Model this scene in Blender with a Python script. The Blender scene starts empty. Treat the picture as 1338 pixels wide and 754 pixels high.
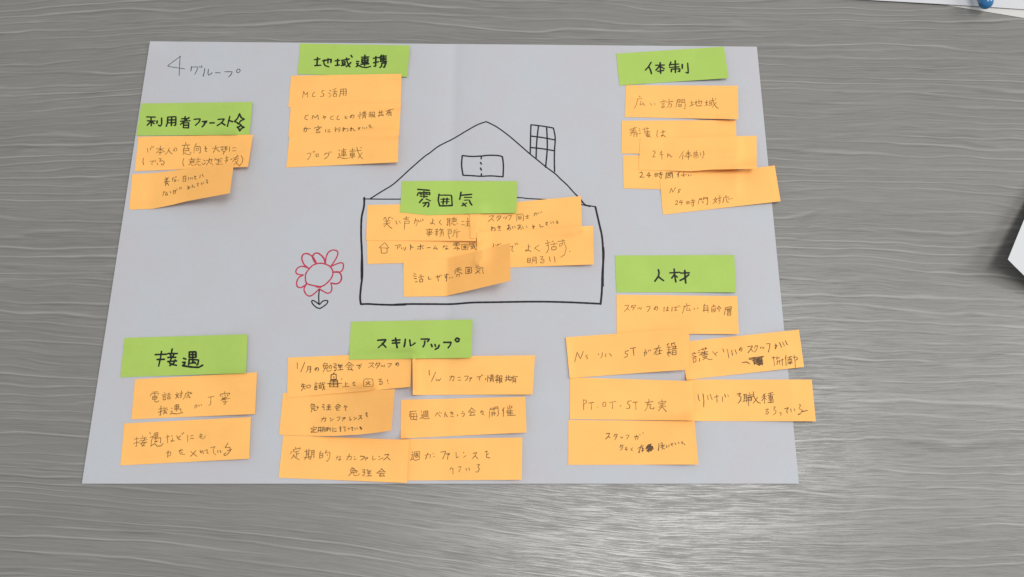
import bpy, bmesh, math, random
from mathutils import Vector, Matrix, Euler
from mathutils.bvhtree import BVHTree
from mathutils import noise as mnoise

sc = bpy.context.scene
COL = sc.collection
random.seed(4)

# ------------------------------------------------------------------ camera
PW, PH, FPX = 1338.0, 754.0, 1065.0
CAM = Vector((0.03408057, -0.17931427, 0.49073048))
ROT = Euler((0.29794327, -0.01313299, 0.00131344), 'XYZ')
RM = ROT.to_matrix()
cd = bpy.data.cameras.new('camera')
cam = bpy.data.objects.new('camera', cd)
COL.objects.link(cam)
cam.location = CAM
cam.rotation_euler = ROT
cd.sensor_width = 36.0
cd.lens = FPX / PW * 36.0
cd.clip_start = 0.01
cd.clip_end = 50
sc.camera = cam

# ------------------------------------------------------------------ light of the room
sc.view_settings.view_transform = 'Standard'
sc.view_settings.look = 'None'
sc.view_settings.exposure = 0.0
sc.view_settings.gamma = 1.0
world = bpy.data.worlds.new('World')
sc.world = world
world.use_nodes = True
bg = world.node_tree.nodes['Background']
bg.inputs[0].default_value = (0.96, 0.98, 1.0, 1)
bg.inputs[1].default_value = 0.62


def area(name, loc, sx, sy, power, color, target):
    l = bpy.data.lights.new(name, 'AREA')
    l.shape = 'RECTANGLE'
    l.size = sx
    l.size_y = sy
    l.energy = power
    l.color = color
    o = bpy.data.objects.new(name, l)
    COL.objects.link(o)
    o.location = loc
    d = Vector(target) - Vector(loc)
    o.rotation_euler = d.to_track_quat('-Z', 'Y').to_euler()
    return o


area('ceiling_light', (0.50, -0.10, 1.9), 1.05, 0.45, 24, (1.0, 0.985, 0.96), (0.52, -0.12, 0))
area('ceiling_light_far', (2.5, 0.2, 1.8), 0.6, 1.2, 30, (1.0, 0.985, 0.96), (0.1, 0.0, 0))


# ------------------------------------------------------------------ helpers
def ray(px, py):
    return (RM @ Vector(((px - PW / 2) / FPX, -(py - PH / 2) / FPX, -1.0))).normalized()


def unproj(px, py, z=0.0):
    d = ray(px, py)
    return CAM + d * ((z - CAM.z) / d.z)


def at_height(p0, z):
    """the point at height z on the sight line through p0 (p0 lies at height 0)"""
    return CAM + (p0 - CAM) * ((CAM.z - z) / CAM.z)


def link(name, verts, faces, mat, parent=None, smooth=True):
    me = bpy.data.meshes.new(name)
    me.from_pydata([tuple(v) for v in verts], [], faces)
    me.materials.append(mat)
    me.update()
    if smooth:
        for p in me.polygons:
            p.use_smooth = True
    o = bpy.data.objects.new(name, me)
    COL.objects.link(o)
    if parent is not None:
        o.parent = parent
    return o


def tag(o, label, cat, group=None):
    o['label'] = label
    o['category'] = cat
    if group:
        o['group'] = group
    return o


def nodes(name):
    m = bpy.data.materials.new(name)
    m.use_nodes = True
    nt = m.node_tree
    nt.nodes.clear()
    return m, nt


def N(nt, kind, **kw):
    n = nt.nodes.new(kind)
    for k, v in kw.items():
        setattr(n, k, v)
    return n


def math_node(nt, op, a, b=None, clamp=False):
    n = nt.nodes.new('ShaderNodeMath')
    n.operation = op
    n.use_clamp = clamp
    for i, v in enumerate((a, b)):
        if v is None:
            continue
        if isinstance(v, (int, float)):
            n.inputs[i].default_value = v
        else:
            nt.links.new(v, n.inputs[i])
    return n.outputs[0]


def noise_node(nt, vec, scale, detail=2.0, rough=0.5):
    n = nt.nodes.new('ShaderNodeTexNoise')
    n.inputs['Scale'].default_value = scale
    n.inputs['Detail'].default_value = detail
    n.inputs['Roughness'].default_value = rough
    nt.links.new(vec, n.inputs['Vector'])
    return n.outputs['Fac']


def ramp(nt, fac, stops):
    r = nt.nodes.new('ShaderNodeValToRGB')
    e = r.color_ramp.elements
    while len(e) < len(stops):
        e.new(0.5)
    for i, (p, c) in enumerate(stops):
        e[i].position = p
        e[i].color = (c[0], c[1], c[2], 1) if isinstance(c, tuple) else (c, c, c, 1)
    nt.links.new(fac, r.inputs[0])
    return r.outputs[0]


def combine(nt, x, y, z=None):
    c = nt.nodes.new('ShaderNodeCombineXYZ')
    nt.links.new(x, c.inputs[0])
    nt.links.new(y, c.inputs[1])
    if z is not None:
        nt.links.new(z, c.inputs[2])
    return c.outputs[0]


# ------------------------------------------------------------------ materials
def table_material():
    m, nt = nodes('grey_wood_laminate')
    out = N(nt, 'ShaderNodeOutputMaterial')
    b = N(nt, 'ShaderNodeBsdfPrincipled')
    nt.links.new(b.outputs[0], out.inputs[0])
    tc = N(nt, 'ShaderNodeTexCoord')
    sp = N(nt, 'ShaderNodeSeparateXYZ')
    nt.links.new(tc.outputs['Object'], sp.inputs[0])
    x, y = sp.outputs[0], sp.outputs[1]
    # contour field: the grain lines follow its level lines
    w1 = noise_node(nt, combine(nt, math_node(nt, 'MULTIPLY', x, 2.2), math_node(nt, 'MULTIPLY', y, 4.2), ), 1.0, 0.5)
    # a cathedral figure in one part of the board: wide arches where the cut met the heart of the log
    ex = math_node(nt, 'MULTIPLY', math_node(nt, 'ADD', x, 0.34), 2.6)
    ey = math_node(nt, 'MULTIPLY', math_node(nt, 'ADD', y, 0.235), 9.5)
    e2 = math_node(nt, 'ADD', math_node(nt, 'MULTIPLY', ex, ex), math_node(nt, 'MULTIPLY', ey, ey))
    arch = math_node(nt, 'MULTIPLY', math_node(nt, 'POWER', 2.718, math_node(nt, 'MULTIPLY', e2, -1.0)), 0.085)
    w2 = noise_node(nt, combine(nt, math_node(nt, 'MULTIPLY', x, 9.0), math_node(nt, 'MULTIPLY', y, 16.0)), 1.0, 2.0)
    w3 = noise_node(nt, combine(nt, math_node(nt, 'MULTIPLY', x, 45.0), math_node(nt, 'MULTIPLY', y, 90.0)), 1.0, 1.0)
    g = math_node(nt, 'ADD', y, math_node(nt, 'MULTIPLY', w1, 0.05))
    g = math_node(nt, 'SUBTRACT', g, arch)
    g = math_node(nt, 'ADD', g, math_node(nt, 'MULTIPLY', w2, 0.008))
    g = math_node(nt, 'ADD', g, math_node(nt, 'MULTIPLY', w3, 0.0016))
    def lines(fx, fg, src, lo, hi, off=0.0):
        n = noise_node(nt, combine(nt, math_node(nt, 'MULTIPLY', math_node(nt, 'ADD', x, off), fx), math_node(nt, 'MULTIPLY', src, fg)), 1.0, 1.0, 0.5)
        d = math_node(nt, 'ABSOLUTE', math_node(nt, 'SUBTRACT', n, 0.5))
        mr = N(nt, 'ShaderNodeMapRange', interpolation_type='SMOOTHSTEP')
        nt.links.new(d, mr.inputs['Value'])
        mr.inputs['From Min'].default_value = lo
        mr.inputs['From Max'].default_value = hi
        mr.inputs['To Min'].default_value = 1.0
        mr.inputs['To Max'].default_value = 0.0
        return mr.outputs[0]

    # pale crest lines and the thin dark lines between them
    pale = lines(5.0, 150.0, g, 0.0, 0.030)
    pale2 = lines(9.0, 300.0, g, 0.0, 0.045, 0.7)
    darkl = lines(7.0, 210.0, g, 0.0, 0.035, 3.1)
    # growth rings: a thin pale crest with a thin dark flank, at uneven spacing
    wob = noise_node(nt, combine(nt, math_node(nt, 'MULTIPLY', x, 3.5), math_node(nt, 'MULTIPLY', g, 26.0)), 1.0, 2.0)
    wob2 = noise_node(nt, combine(nt, math_node(nt, 'MULTIPLY', x, 22.0), math_node(nt, 'MULTIPLY', g, 60.0)), 1.0, 1.0)
    ph = math_node(nt, 'ADD', math_node(nt, 'MULTIPLY', g, 150.0), math_node(nt, 'MULTIPLY', wob, 5.0))
    ph = math_node(nt, 'ADD', ph, math_node(nt, 'MULTIPLY', wob2, 0.7))
    fr = math_node(nt, 'FRACT', ph)

    def pulse(c, w):
        mr = N(nt, 'ShaderNodeMapRange', interpolation_type='SMOOTHSTEP')
        nt.links.new(math_node(nt, 'ABSOLUTE', math_node(nt, 'SUBTRACT', fr, c)), mr.inputs['Value'])
        mr.inputs['From Min'].default_value = 0.0
        mr.inputs['From Max'].default_value = w
        mr.inputs['To Min'].default_value = 1.0
        mr.inputs['To Max'].default_value = 0.0
        return mr.outputs[0]

    each = noise_node(nt, combine(nt, math_node(nt, 'MULTIPLY', x, 5.5), math_node(nt, 'MULTIPLY', g, 130.0)), 1.0, 1.0)
    each = ramp(nt, each, [(0.36, 0.12), (0.64, 1.0)])
    ring = math_node(nt, 'MULTIPLY', pulse(0.55, 0.15), each)
    flank = math_node(nt, 'MULTIPLY', pulse(0.35, 0.15), each)
    # strength of the lines comes and goes along the board
    comes = noise_node(nt, combine(nt, math_node(nt, 'MULTIPLY', x, 8.0), math_node(nt, 'MULTIPLY', g, 45.0)), 1.0, 2.0)
    comes = ramp(nt, comes, [(0.36, 0.25), (0.62, 1.0)])
    l2 = noise_node(nt, combine(nt, math_node(nt, 'MULTIPLY', x, 26.0), math_node(nt, 'MULTIPLY', g, 560.0)), 1.0, 2.0, 0.6)
    l3 = noise_node(nt, combine(nt, math_node(nt, 'MULTIPLY', x, 60.0), math_node(nt, 'MULTIPLY', g, 1300.0)), 1.0, 2.0, 0.7)
    l4 = noise_node(nt, combine(nt, math_node(nt, 'MULTIPLY', x, 4.0), math_node(nt, 'MULTIPLY', g, 40.0)), 1.0, 2.0, 0.5)
    v = math_node(nt, 'ADD', math_node(nt, 'MULTIPLY', l2, 0.13), math_node(nt, 'MULTIPLY', l3, 0.20))
    v = math_node(nt, 'ADD', v, math_node(nt, 'MULTIPLY', math_node(nt, 'SUBTRACT', l4, 0.5), 0.10))
    v = math_node(nt, 'ADD', v, 0.315)
    v = math_node(nt, 'ADD', v, math_node(nt, 'MULTIPLY', ring, 0.24))
    v = math_node(nt, 'SUBTRACT', v, math_node(nt, 'MULTIPLY', flank, 0.12))
    pl = math_node(nt, 'MULTIPLY', math_node(nt, 'ADD', math_node(nt, 'MULTIPLY', pale, 0.08), math_node(nt, 'MULTIPLY', pale2, 0.05)), comes)
    v = math_node(nt, 'ADD', v, pl)
    v = math_node(nt, 'SUBTRACT', v, math_node(nt, 'MULTIPLY', math_node(nt, 'MULTIPLY', darkl, 0.09), comes))
    base = ramp(nt, v, [(0.25, (0.108, 0.105, 0.097)), (0.50, (0.170, 0.166, 0.154)), (0.75, (0.250, 0.245, 0.230))])
    nt.links.new(base, b.inputs['Base Color'])
    # the lacquer shines, the pores stay matt
    pores = noise_node(nt, combine(nt, math_node(nt, 'MULTIPLY', x, 42.0), math_node(nt, 'MULTIPLY', g, 1300.0)), 1.0, 3.0, 0.75)
    pm = ramp(nt, math_node(nt, 'ADD', pores, math_node(nt, 'MULTIPLY', math_node(nt, 'SUBTRACT', l4, 0.5), 0.2)), [(0.40, 0.0), (0.55, 1.0)])
    rg = math_node(nt, 'ADD', math_node(nt, 'MULTIPLY', pm, -0.10), 0.40)
    nt.links.new(rg, b.inputs['Roughness'])
    nt.links.new(math_node(nt, 'ADD', math_node(nt, 'MULTIPLY', pm, 0.44), 0.24), b.inputs['Specular IOR Level'])
    bump = N(nt, 'ShaderNodeBump')
    bump.inputs['Strength'].default_value = 0.4
    bump.inputs['Distance'].default_value = 0.00012
    hh = math_node(nt, 'ADD', math_node(nt, 'MULTIPLY', pm, 0.30), math_node(nt, 'MULTIPLY', ring, 0.40))
    hh = math_node(nt, 'ADD', hh, math_node(nt, 'MULTIPLY', l2, 0.18))
    nt.links.new(hh, bump.inputs['Height'])
    nt.links.new(bump.outputs[0], b.inputs['Normal'])
    return m


def paper_material(name, color, mottle=0.04, rough=0.75, trans=0.12, grain=900.0, big=14.0, bumpd=0.00006, tint=None):
    m, nt = nodes(name)
    out = N(nt, 'ShaderNodeOutputMaterial')
    b = N(nt, 'ShaderNodeBsdfPrincipled')
    tc = N(nt, 'ShaderNodeTexCoord')
    n1 = noise_node(nt, tc.outputs['Object'], big, 3.0, 0.6)
    n2 = noise_node(nt, tc.outputs['Object'], grain, 3.0, 0.7)
    hi = tuple(min(1.0, c * (1 + mottle)) for c in color)
    lo = tuple(c * (1 - mottle) for c in (tint or color))
    c1 = ramp(nt, n1, [(0.35, lo), (0.65, hi)])
    c2 = ramp(nt, n2, [(0.3, 1.0 - mottle * 0.8), (0.7, 1.0 + mottle * 0.3)])
    mul = N(nt, 'ShaderNodeMix', data_type='RGBA', blend_type='MULTIPLY')
    mul.inputs['Factor'].default_value = 1.0
    nt.links.new(c1, mul.inputs[6])
    nt.links.new(c2, mul.inputs[7])
    nt.links.new(mul.outputs[2], b.inputs['Base Color'])
    b.inputs['Roughness'].default_value = rough
    b.inputs['Specular IOR Level'].default_value = 0.25
    bump = N(nt, 'ShaderNodeBump')
    bump.inputs['Strength'].default_value = 0.5
    bump.inputs['Distance'].default_value = bumpd
    nt.links.new(n2, bump.inputs['Height'])
    nt.links.new(bump.outputs[0], b.inputs['Normal'])
    if trans > 0:
        tr = N(nt, 'ShaderNodeBsdfTranslucent')
        nt.links.new(mul.outputs[2], tr.inputs[0])
        ms = N(nt, 'ShaderNodeMixShader')
        ms.inputs[0].default_value = trans
        nt.links.new(b.outputs[0], ms.inputs[1])
        nt.links.new(tr.outputs[0], ms.inputs[2])
        nt.links.new(ms.outputs[0], out.inputs[0])
    else:
        nt.links.new(b.outputs[0], out.inputs[0])
    return m


def ink_material(name, color, rough=0.55):
    m, nt = nodes(name)
    out = N(nt, 'ShaderNodeOutputMaterial')
    b = N(nt, 'ShaderNodeBsdfPrincipled')
    nt.links.new(b.outputs[0], out.inputs[0])
    tc = N(nt, 'ShaderNodeTexCoord')
    n1 = noise_node(nt, tc.outputs['Object'], 700.0, 2.0)
    c = ramp(nt, n1, [(0.3, tuple(v * 0.75 for v in color)), (0.7, tuple(v * 1.35 for v in color))])
    nt.links.new(c, b.inputs['Base Color'])
    b.inputs['Roughness'].default_value = rough
    b.inputs['Specular IOR Level'].default_value = 0.2
    return m


def plain(name, color, rough=0.4, spec=0.5, metal=0.0):
    m, nt = nodes(name)
    out = N(nt, 'ShaderNodeOutputMaterial')
    b = N(nt, 'ShaderNodeBsdfPrincipled')
    nt.links.new(b.outputs[0], out.inputs[0])
    tc = N(nt, 'ShaderNodeTexCoord')
    n1 = noise_node(nt, tc.outputs['Object'], 300.0, 2.0)
    c = ramp(nt, n1, [(0.3, tuple(v * 0.94 for v in color)), (0.7, tuple(min(1, v * 1.04) for v in color))])
    nt.links.new(c, b.inputs['Base Color'])
    b.inputs['Roughness'].default_value = rough
    b.inputs['Specular IOR Level'].default_value = spec
    b.inputs['Metallic'].default_value = metal
    return m


M_TABLE = table_material()
M_SHEET = paper_material('sheet_paper', (0.390, 0.405, 0.430), 0.025, 0.8, 0.0, 450.0, 26.0, bumpd=0.00008, tint=(0.420, 0.412, 0.435))
M_ORANGE = paper_material('orange_note_paper', (0.97, 0.535, 0.155), 0.03, 0.7, 0.22, 700.0, 35.0)
M_GREEN = paper_material('green_note_paper', (0.355, 0.510, 0.105), 0.03, 0.7, 0.10, 700.0, 35.0)
M_WHITE = paper_material('white_paper', (0.49, 0.495, 0.51), 0.01, 0.7, 0.0, 600.0, 12.0)
M_CREAM = paper_material('cream_paper', (0.49, 0.485, 0.465), 0.01, 0.7, 0.0, 600.0, 12.0)
M_MARKER = ink_material('black_marker_ink', (0.010, 0.014, 0.008))
M_PEN = ink_material('brown_black_pen_ink', (0.17, 0.080, 0.022))
M_PEN_DARK = ink_material('dark_pen_ink', (0.085, 0.045, 0.018))
M_PEN_SHEET = ink_material('thin_black_pen_ink', (0.04, 0.04, 0.045))
M_HOUSE = ink_material('house_marker_ink', (0.010, 0.011, 0.014))
M_RED = ink_material('dark_red_marker_ink', (0.36, 0.030, 0.060))

# ------------------------------------------------------------------ table
tv = [(-2.2, -1.6, 0), (2.2, -1.6, 0), (2.2, 1.6, 0), (-2.2, 1.6, 0),
      (-2.2, -1.6, -0.03), (2.2, -1.6, -0.03), (2.2, 1.6, -0.03), (-2.2, 1.6, -0.03)]
tf = [(0, 1, 2, 3), (7, 6, 5, 4), (0, 4, 5, 1), (1, 5, 6, 2), (2, 6, 7, 3), (3, 7, 4, 0)]
table = link('table_top', tv, tf, M_TABLE, smooth=False)
table['kind'] = 'structure'
table['label'] = 'grey wood grain laminate table top under the sheet'

# ------------------------------------------------------------------ sheet-like things
LAYERS = []          # (BVH of every sheet laid so far)


def grid_sheet(name, pts, nu, nv, mat, thick=0.00012, parent=None):
    """closed thin sheet from a (nu+1)x(nv+1) grid of points (top face); returns object and its top-face BVH"""
    verts = [p.copy() for p in pts] + [p - Vector((0, 0, thick)) for p in pts]
    n = len(pts)
    W = nu + 1
    faces = []
    top = []
    for j in range(nv):
        for i in range(nu):
            a = j * W + i
            q = (a, a + W, a + W + 1, a + 1)
            top.append(q)
            faces.append(q)
            faces.append(tuple(n + k for k in reversed(q)))
    rim = [i for i in range(W)] + [j * W + nu for j in range(1, nv + 1)] + \
          [nv * W + i for i in range(nu - 1, -1, -1)] + [j * W for j in range(nv - 1, 0, -1)]
    for k in range(len(rim)):
        a, b = rim[k], rim[(k + 1) % len(rim)]
        faces.append((a, b, b + n, a + n))
    o = link(name, verts, faces, mat, parent)
    me = o.data
    ne = set()
    for k in range(len(rim)):
        a, b = rim[k], rim[(k + 1) % len(rim)]
        ne.add((min(a, b), max(a, b)))
        ne.add((min(a, b) + n, max(a, b) + n))
    attr = me.attributes.new('sharp_edge', 'BOOLEAN', 'EDGE')
    for e in me.edges:
        a, b = sorted(e.vertices)
        if (a, b) in ne:
            attr.data[e.index].value = True
    bvh = BVHTree.FromPolygons([tuple(p) for p in pts], [q for q in top])
    return o, bvh


def floor_z(x, y, r=0.0):
    """highest layer under (x, y), looked up in a little neighbourhood"""
    best = 0.0
    offs = [(0, 0)] if r == 0 else [(0, 0), (r, 0), (-r, 0), (0, r), (0, -r)]
    for dx, dy in offs:
        for b in LAYERS:
            h = b.ray_cast(Vector((x + dx, y + dy, 0.2)), Vector((0, 0, -1)), 0.3)
            if h[0] is not None and h[0].z > best:
                best = h[0].z
    return best


# A3 sheet, folded once across its middle: the fold lies low between two gentle swells
SC = [unproj(196, 54), unproj(989, 61), unproj(1044, 632), unproj(107, 632)]
NU, NV = 150, 90
pts = []
for j in range(NV + 1):
    v = j / NV
    for i in range(NU + 1):
        u = i / NU
        a = SC[0].lerp(SC[1], u)
        b = SC[3].lerp(SC[2], u)
        p = a.lerp(b, v)
        uc = 0.5
        d = (u - uc) * 0.42
        swell = math.exp(-abs(d) / 0.085) * (1 - math.exp(-abs(d) / 0.010))
        z = 0.0004 + swell * (0.0022 - 0.0010 * v)
        z += 0.00035 * (mnoise.noise(Vector((p.x * 9, p.y * 9, 1.7))) + 1) * math.sin(math.pi * u) ** 0.5
        z += 0.0022 * max(0.0, 1 - math.hypot(u * 0.42, v * 0.297) / 0.016) ** 2       # lifted corner
        z += 0.0007 * max(0.0, (v - 0.93) / 0.07) ** 2 * (0.5 + 0.9 * mnoise.noise(Vector((u * 4, 0.3, 7.7))) ) + 0.0004 * max(0.0, (0.05 - u) / 0.05)
        pts.append(at_height(p, z))
sheet, bv = grid_sheet('paper_sheet', pts, NU, NV, M_SHEET, 0.00014)
SHEET_BVH = bv
LAYERS.append(bv)
tag(sheet, 'large white A3 paper sheet with fold and house drawing on grey table', 'paper sheet')


# ------------------------------------------------------------------ ink
def parse(origin, scale, text):
    ox, oy = origin
    out = []
    for s in text.replace('\n', ' ').split(';'):
        s = s.strip()
        if not s:
            continue
        out.append([(ox + float(a.split(',')[0]) / scale, oy + float(a.split(',')[1]) / scale) for a in s.split()])
    return out


def catmull(p, sub=5):
    if len(p) < 3:
        return p
    q = [p[0]] + list(p) + [p[-1]]
    if math.hypot(p[0][0] - p[-1][0], p[0][1] - p[-1][1]) < 0.5:
        q[0], q[-1] = p[-2], p[1]
    out = []
    for i in range(1, len(q) - 2):
        p0, p1, p2, p3 = q[i - 1], q[i], q[i + 1], q[i + 2]
        for k in range(sub):
            t = k / sub
            out.append(tuple(0.5 * (2 * p1[c] + (-p0[c] + p2[c]) * t + (2 * p0[c] - 5 * p1[c] + 4 * p2[c] - p3[c]) * t * t
                                    + (-p0[c] + 3 * p1[c] - 3 * p2[c] + p3[c]) * t ** 3) for c in (0, 1)))
    out.append(p[-1])
    return out


def soften(p):
    """rounds the corners of a quickly written stroke a little"""
    if len(p) < 3:
        return p
    out = [p[0]]
    for i in range(1, len(p) - 1):
        a, b, c = p[i - 1], p[i], p[i + 1]
        out.append((b[0] * .78 + a[0] * .22, b[1] * .78 + a[1] * .22))
        out.append((b[0] * .96 + (a[0] + c[0]) * .02, b[1] * .96 + (a[1] + c[1]) * .02))
        out.append((b[0] * .78 + c[0] * .22, b[1] * .78 + c[1] * .22))
    out.append(p[-1])
    return out


def ink(name, parent, bvh, strokes, width, mat, smooth=False, lift=0.00005, vary=0.18, step=1.2):
    verts, faces = [], []
    for si, s in enumerate(strokes):
        s = catmull(s) if smooth else soften(s)
        dense = [s[0]]
        for a, b in zip(s, s[1:]):
            L = math.hypot(b[0] - a[0], b[1] - a[1])
            n = max(1, int(math.ceil(L / step)))
            for k in range(1, n + 1):
                dense.append((a[0] + (b[0] - a[0]) * k / n, a[1] + (b[1] - a[1]) * k / n))
        P = []
        for (x, y) in dense:
            h = bvh.ray_cast(CAM, ray(x, y), 3.0)
            if h[0] is None:
                continue
            nn = h[1] if h[1].z > 0 else -h[1]
            q = h[0] + nn * (lift + si * 4e-7)
            if not P or (q - P[-1]).length > 0.00012:
                P.append(q)
        if len(P) == 1:
            P.append(P[0] + Vector((width * 0.4, 0, 0)))
        if len(P) < 2:
            continue
        wb = width * random.uniform(1 - vary, 1 + vary)
        # stretch the ends by a third of the width: rounded caps
        d0 = (P[0] - P[1]).normalized()
        d1 = (P[-1] - P[-2]).normalized()
        n = len(P)
        ph = random.uniform(0, 6)
        base = len(verts)
        rows = []
        rows.append((P[0] + d0 * wb * 0.45, 0.30))
        rows.append((P[0] + d0 * wb * 0.25, 0.80))
        for k in range(n):
            rows.append((P[k], 1.0))
        tail = random.uniform(0.75, 1.0) if vary > 0.1 else 1.0
        rows.append((P[-1] + d1 * wb * 0.25, 0.80 * tail))
        rows.append((P[-1] + d1 * wb * 0.45, 0.30 * tail))
        m = len(rows)
        for k in range(m):
            a = rows[max(0, k - 1)][0]
            b = rows[min(m - 1, k + 1)][0]
            t = (b - a)
            if t.length < 1e-9:
                t = Vector((1, 0, 0))
            t.normalize()
            side = Vector((-t.y, t.x, 0)).normalized()
            w = 0.5 * wb * rows[k][1] * (1 + vary * 0.6 * math.sin(ph + k * 0.7))
            q = rows[k][0]
            verts.append(q + side * w)
            verts.append(q - side * w)
        for k in range(m - 1):
            a = base + 2 * k
            faces.append((a, a + 1, a + 3, a + 2))
    if not verts:
        return None
    o = link(name, verts, faces, mat, parent)
    return o


T = {
    1: ((160, 40), 6.285), 2: ((160, 120), 6.285), 3: ((160, 180), 6.285), 4: ((360, 40), 6.285), 5: ((360, 120), 6.285),
    6: ((790, 50), 6.285), 7: ((800, 150), 5.465), 8: ((470, 230), 6.285), 9: ((600, 240), 6.285), 10: ((500, 300), 6.285),
    11: ((150, 430), 6.285), 12: ((150, 500), 6.285), 13: ((360, 410), 6.285), 14: ((360, 520), 6.285), 15: ((510, 450), 6.285),
    16: ((510, 530), 6.285), 17: ((780, 325), 6.285), 18: ((730, 420), 6.285), 19: ((730, 500), 6.285), 20: ((880, 430), 6.285),
    21: ((460, 140), 6.285), 22: ((640, 140), 6.285), 23: ((370, 310), 7.856), 24: ((480, 410), 6.285),
    25: ((400, 60), 10.475), 26: ((180, 130), 7.856), 27: ((530, 230), 12.57), 28: ((190, 445), 12.57), 29: ((830, 335), 12.57),
    0: ((0, 0), 1.0),
}

# ------------------------------------------------------------------ drawings and title on the sheet
title = parse(*T[1], """478,210 365,293 512,315; 473,210 466,370; 568,295 562,333; 568,300 622,298 610,330 594,360;
635,292 638,305; 650,290 653,303; 676,312 672,345 662,376; 706,318 702,352 708,368 738,346; 765,346 803,347;
840,338 902,338 893,360 872,382; 945,318 935,335 945,346 960,342 968,328 960,316 945,318""")
ink('title_writing', sheet, SHEET_BVH, title, 0.00052, M_PEN_SHEET)

roof = parse(*T[21], "150,752 240,695 330,640 400,580 470,515 590,410 640,375 700,328 760,295 840,255 940,195 1030,145 1100,120")
r2 = parse(*T[22], "-30,120 0,133 60,165 150,230 250,315 330,385 380,425 460,490 540,550 580,590 630,635 680,690 715,728")
r2b = parse(*T[9], "960,90 985,118 1008,142 1030,172; 1006,150 1040,175 1075,182 1118,190")
ink('roof_line', sheet, SHEET_BVH, [roof[0] + r2[0], r2b[0]], 0.00088, M_HOUSE, True, vary=0.05)
walls = parse(*T[9], "1118,190 1150,330 1172,430 1180,530 1182,650 1180,754 1180,840") + \
    parse(*T[17], "52,-10 55,60 45,200 40,350 30,455") + \
    parse(*T[8], "38,178 35,250 15,350 12,500 18,620 15,754 16,850") + \
    parse(*T[23], "805,70 805,100 812,250 812,400 800,500 790,620 798,688")
fl = parse(*T[23], "798,688 870,685 960,690 1130,695 1257,692")[0]
fl += parse(*T[10], "80,618 200,612 400,612 570,612 730,600 900,597 1257,592")[0]
fl += [(742, 395), (785, 397)]
ink('wall_outline', sheet, SHEET_BVH, walls + [fl], 0.00128, M_HOUSE, True, vary=0.05)
cl = parse(*T[8], "30,188 150,190 335,190")[0] + [(560, 259.5), (620, 258), (675, 258.2)] + parse(*T[9], "560,122 700,130")[0] + [(740, 263), (771, 270)]
ink('ceiling_line', sheet, SHEET_BVH, [cl] + r2b[1:], 0.00085, M_HOUSE, True, vary=0.05)
win = parse(*T[21], """905,398 980,405 1060,402 1120,396 1200,398 1235,408; 905,400 900,480 912,560;
912,560 980,563 1060,568 1140,565 1240,572; 1235,408 1243,480 1240,572; 1062,405 1060,425; 1055,455 1062,468; 1055,500 1062,518; 1062,548 1062,565""")
ink('window_drawing', sheet, SHEET_BVH, win, 0.00105, M_HOUSE, True, vary=0.05)
chim = parse(*T[22], """338,145 335,240 332,380; 338,145 400,152 470,162 522,172; 522,172 537,250 532,350 530,430 532,530;
400,152 385,290 380,425; 467,165 472,290 470,370 458,495; 338,238 430,250 528,268; 338,332 430,342 528,358""")
ink('chimney_drawing', sheet, SHEET_BVH, chim, 0.00098, M_HOUSE, True, vary=0.05)
flower = parse(*T[23], """268,325 235,370 228,420 240,470 290,492 390,505 450,470 500,410 510,350 480,300 430,275 370,268 310,285 268,325;
265,322 215,280 192,220 205,178 245,168 290,190 320,225 342,270; 300,200 320,170 355,163 395,190 420,225 432,275; 300,200 315,240 335,268;
435,265 440,210 465,155 510,132 550,140 562,165 545,215 490,300; 490,300 560,270 600,262 618,280 612,330 580,358 510,358;
510,358 570,358 598,400 590,450 550,478 490,470; 490,470 500,520 490,560 460,575 430,565 370,530; 370,530 330,570 280,603 240,590 215,545 222,510 240,480;
240,480 190,515 150,510 138,470 160,415 208,388; 205,388 150,380 130,355 145,320 190,298 255,315; 340,510 385,515""")
ink('flower_drawing', sheet, SHEET_BVH, flower, 0.00092, M_RED, True, vary=0.08)
stem = parse(*T[23], """372,540 365,600 368,690; 370,690 320,655 295,652 300,680 340,720 378,732; 375,690 410,655 455,652 450,680 415,710 378,732""")
ink('flower_stem_drawing', sheet, SHEET_BVH, stem, 0.00085, M_HOUSE, True, vary=0.05)


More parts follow.
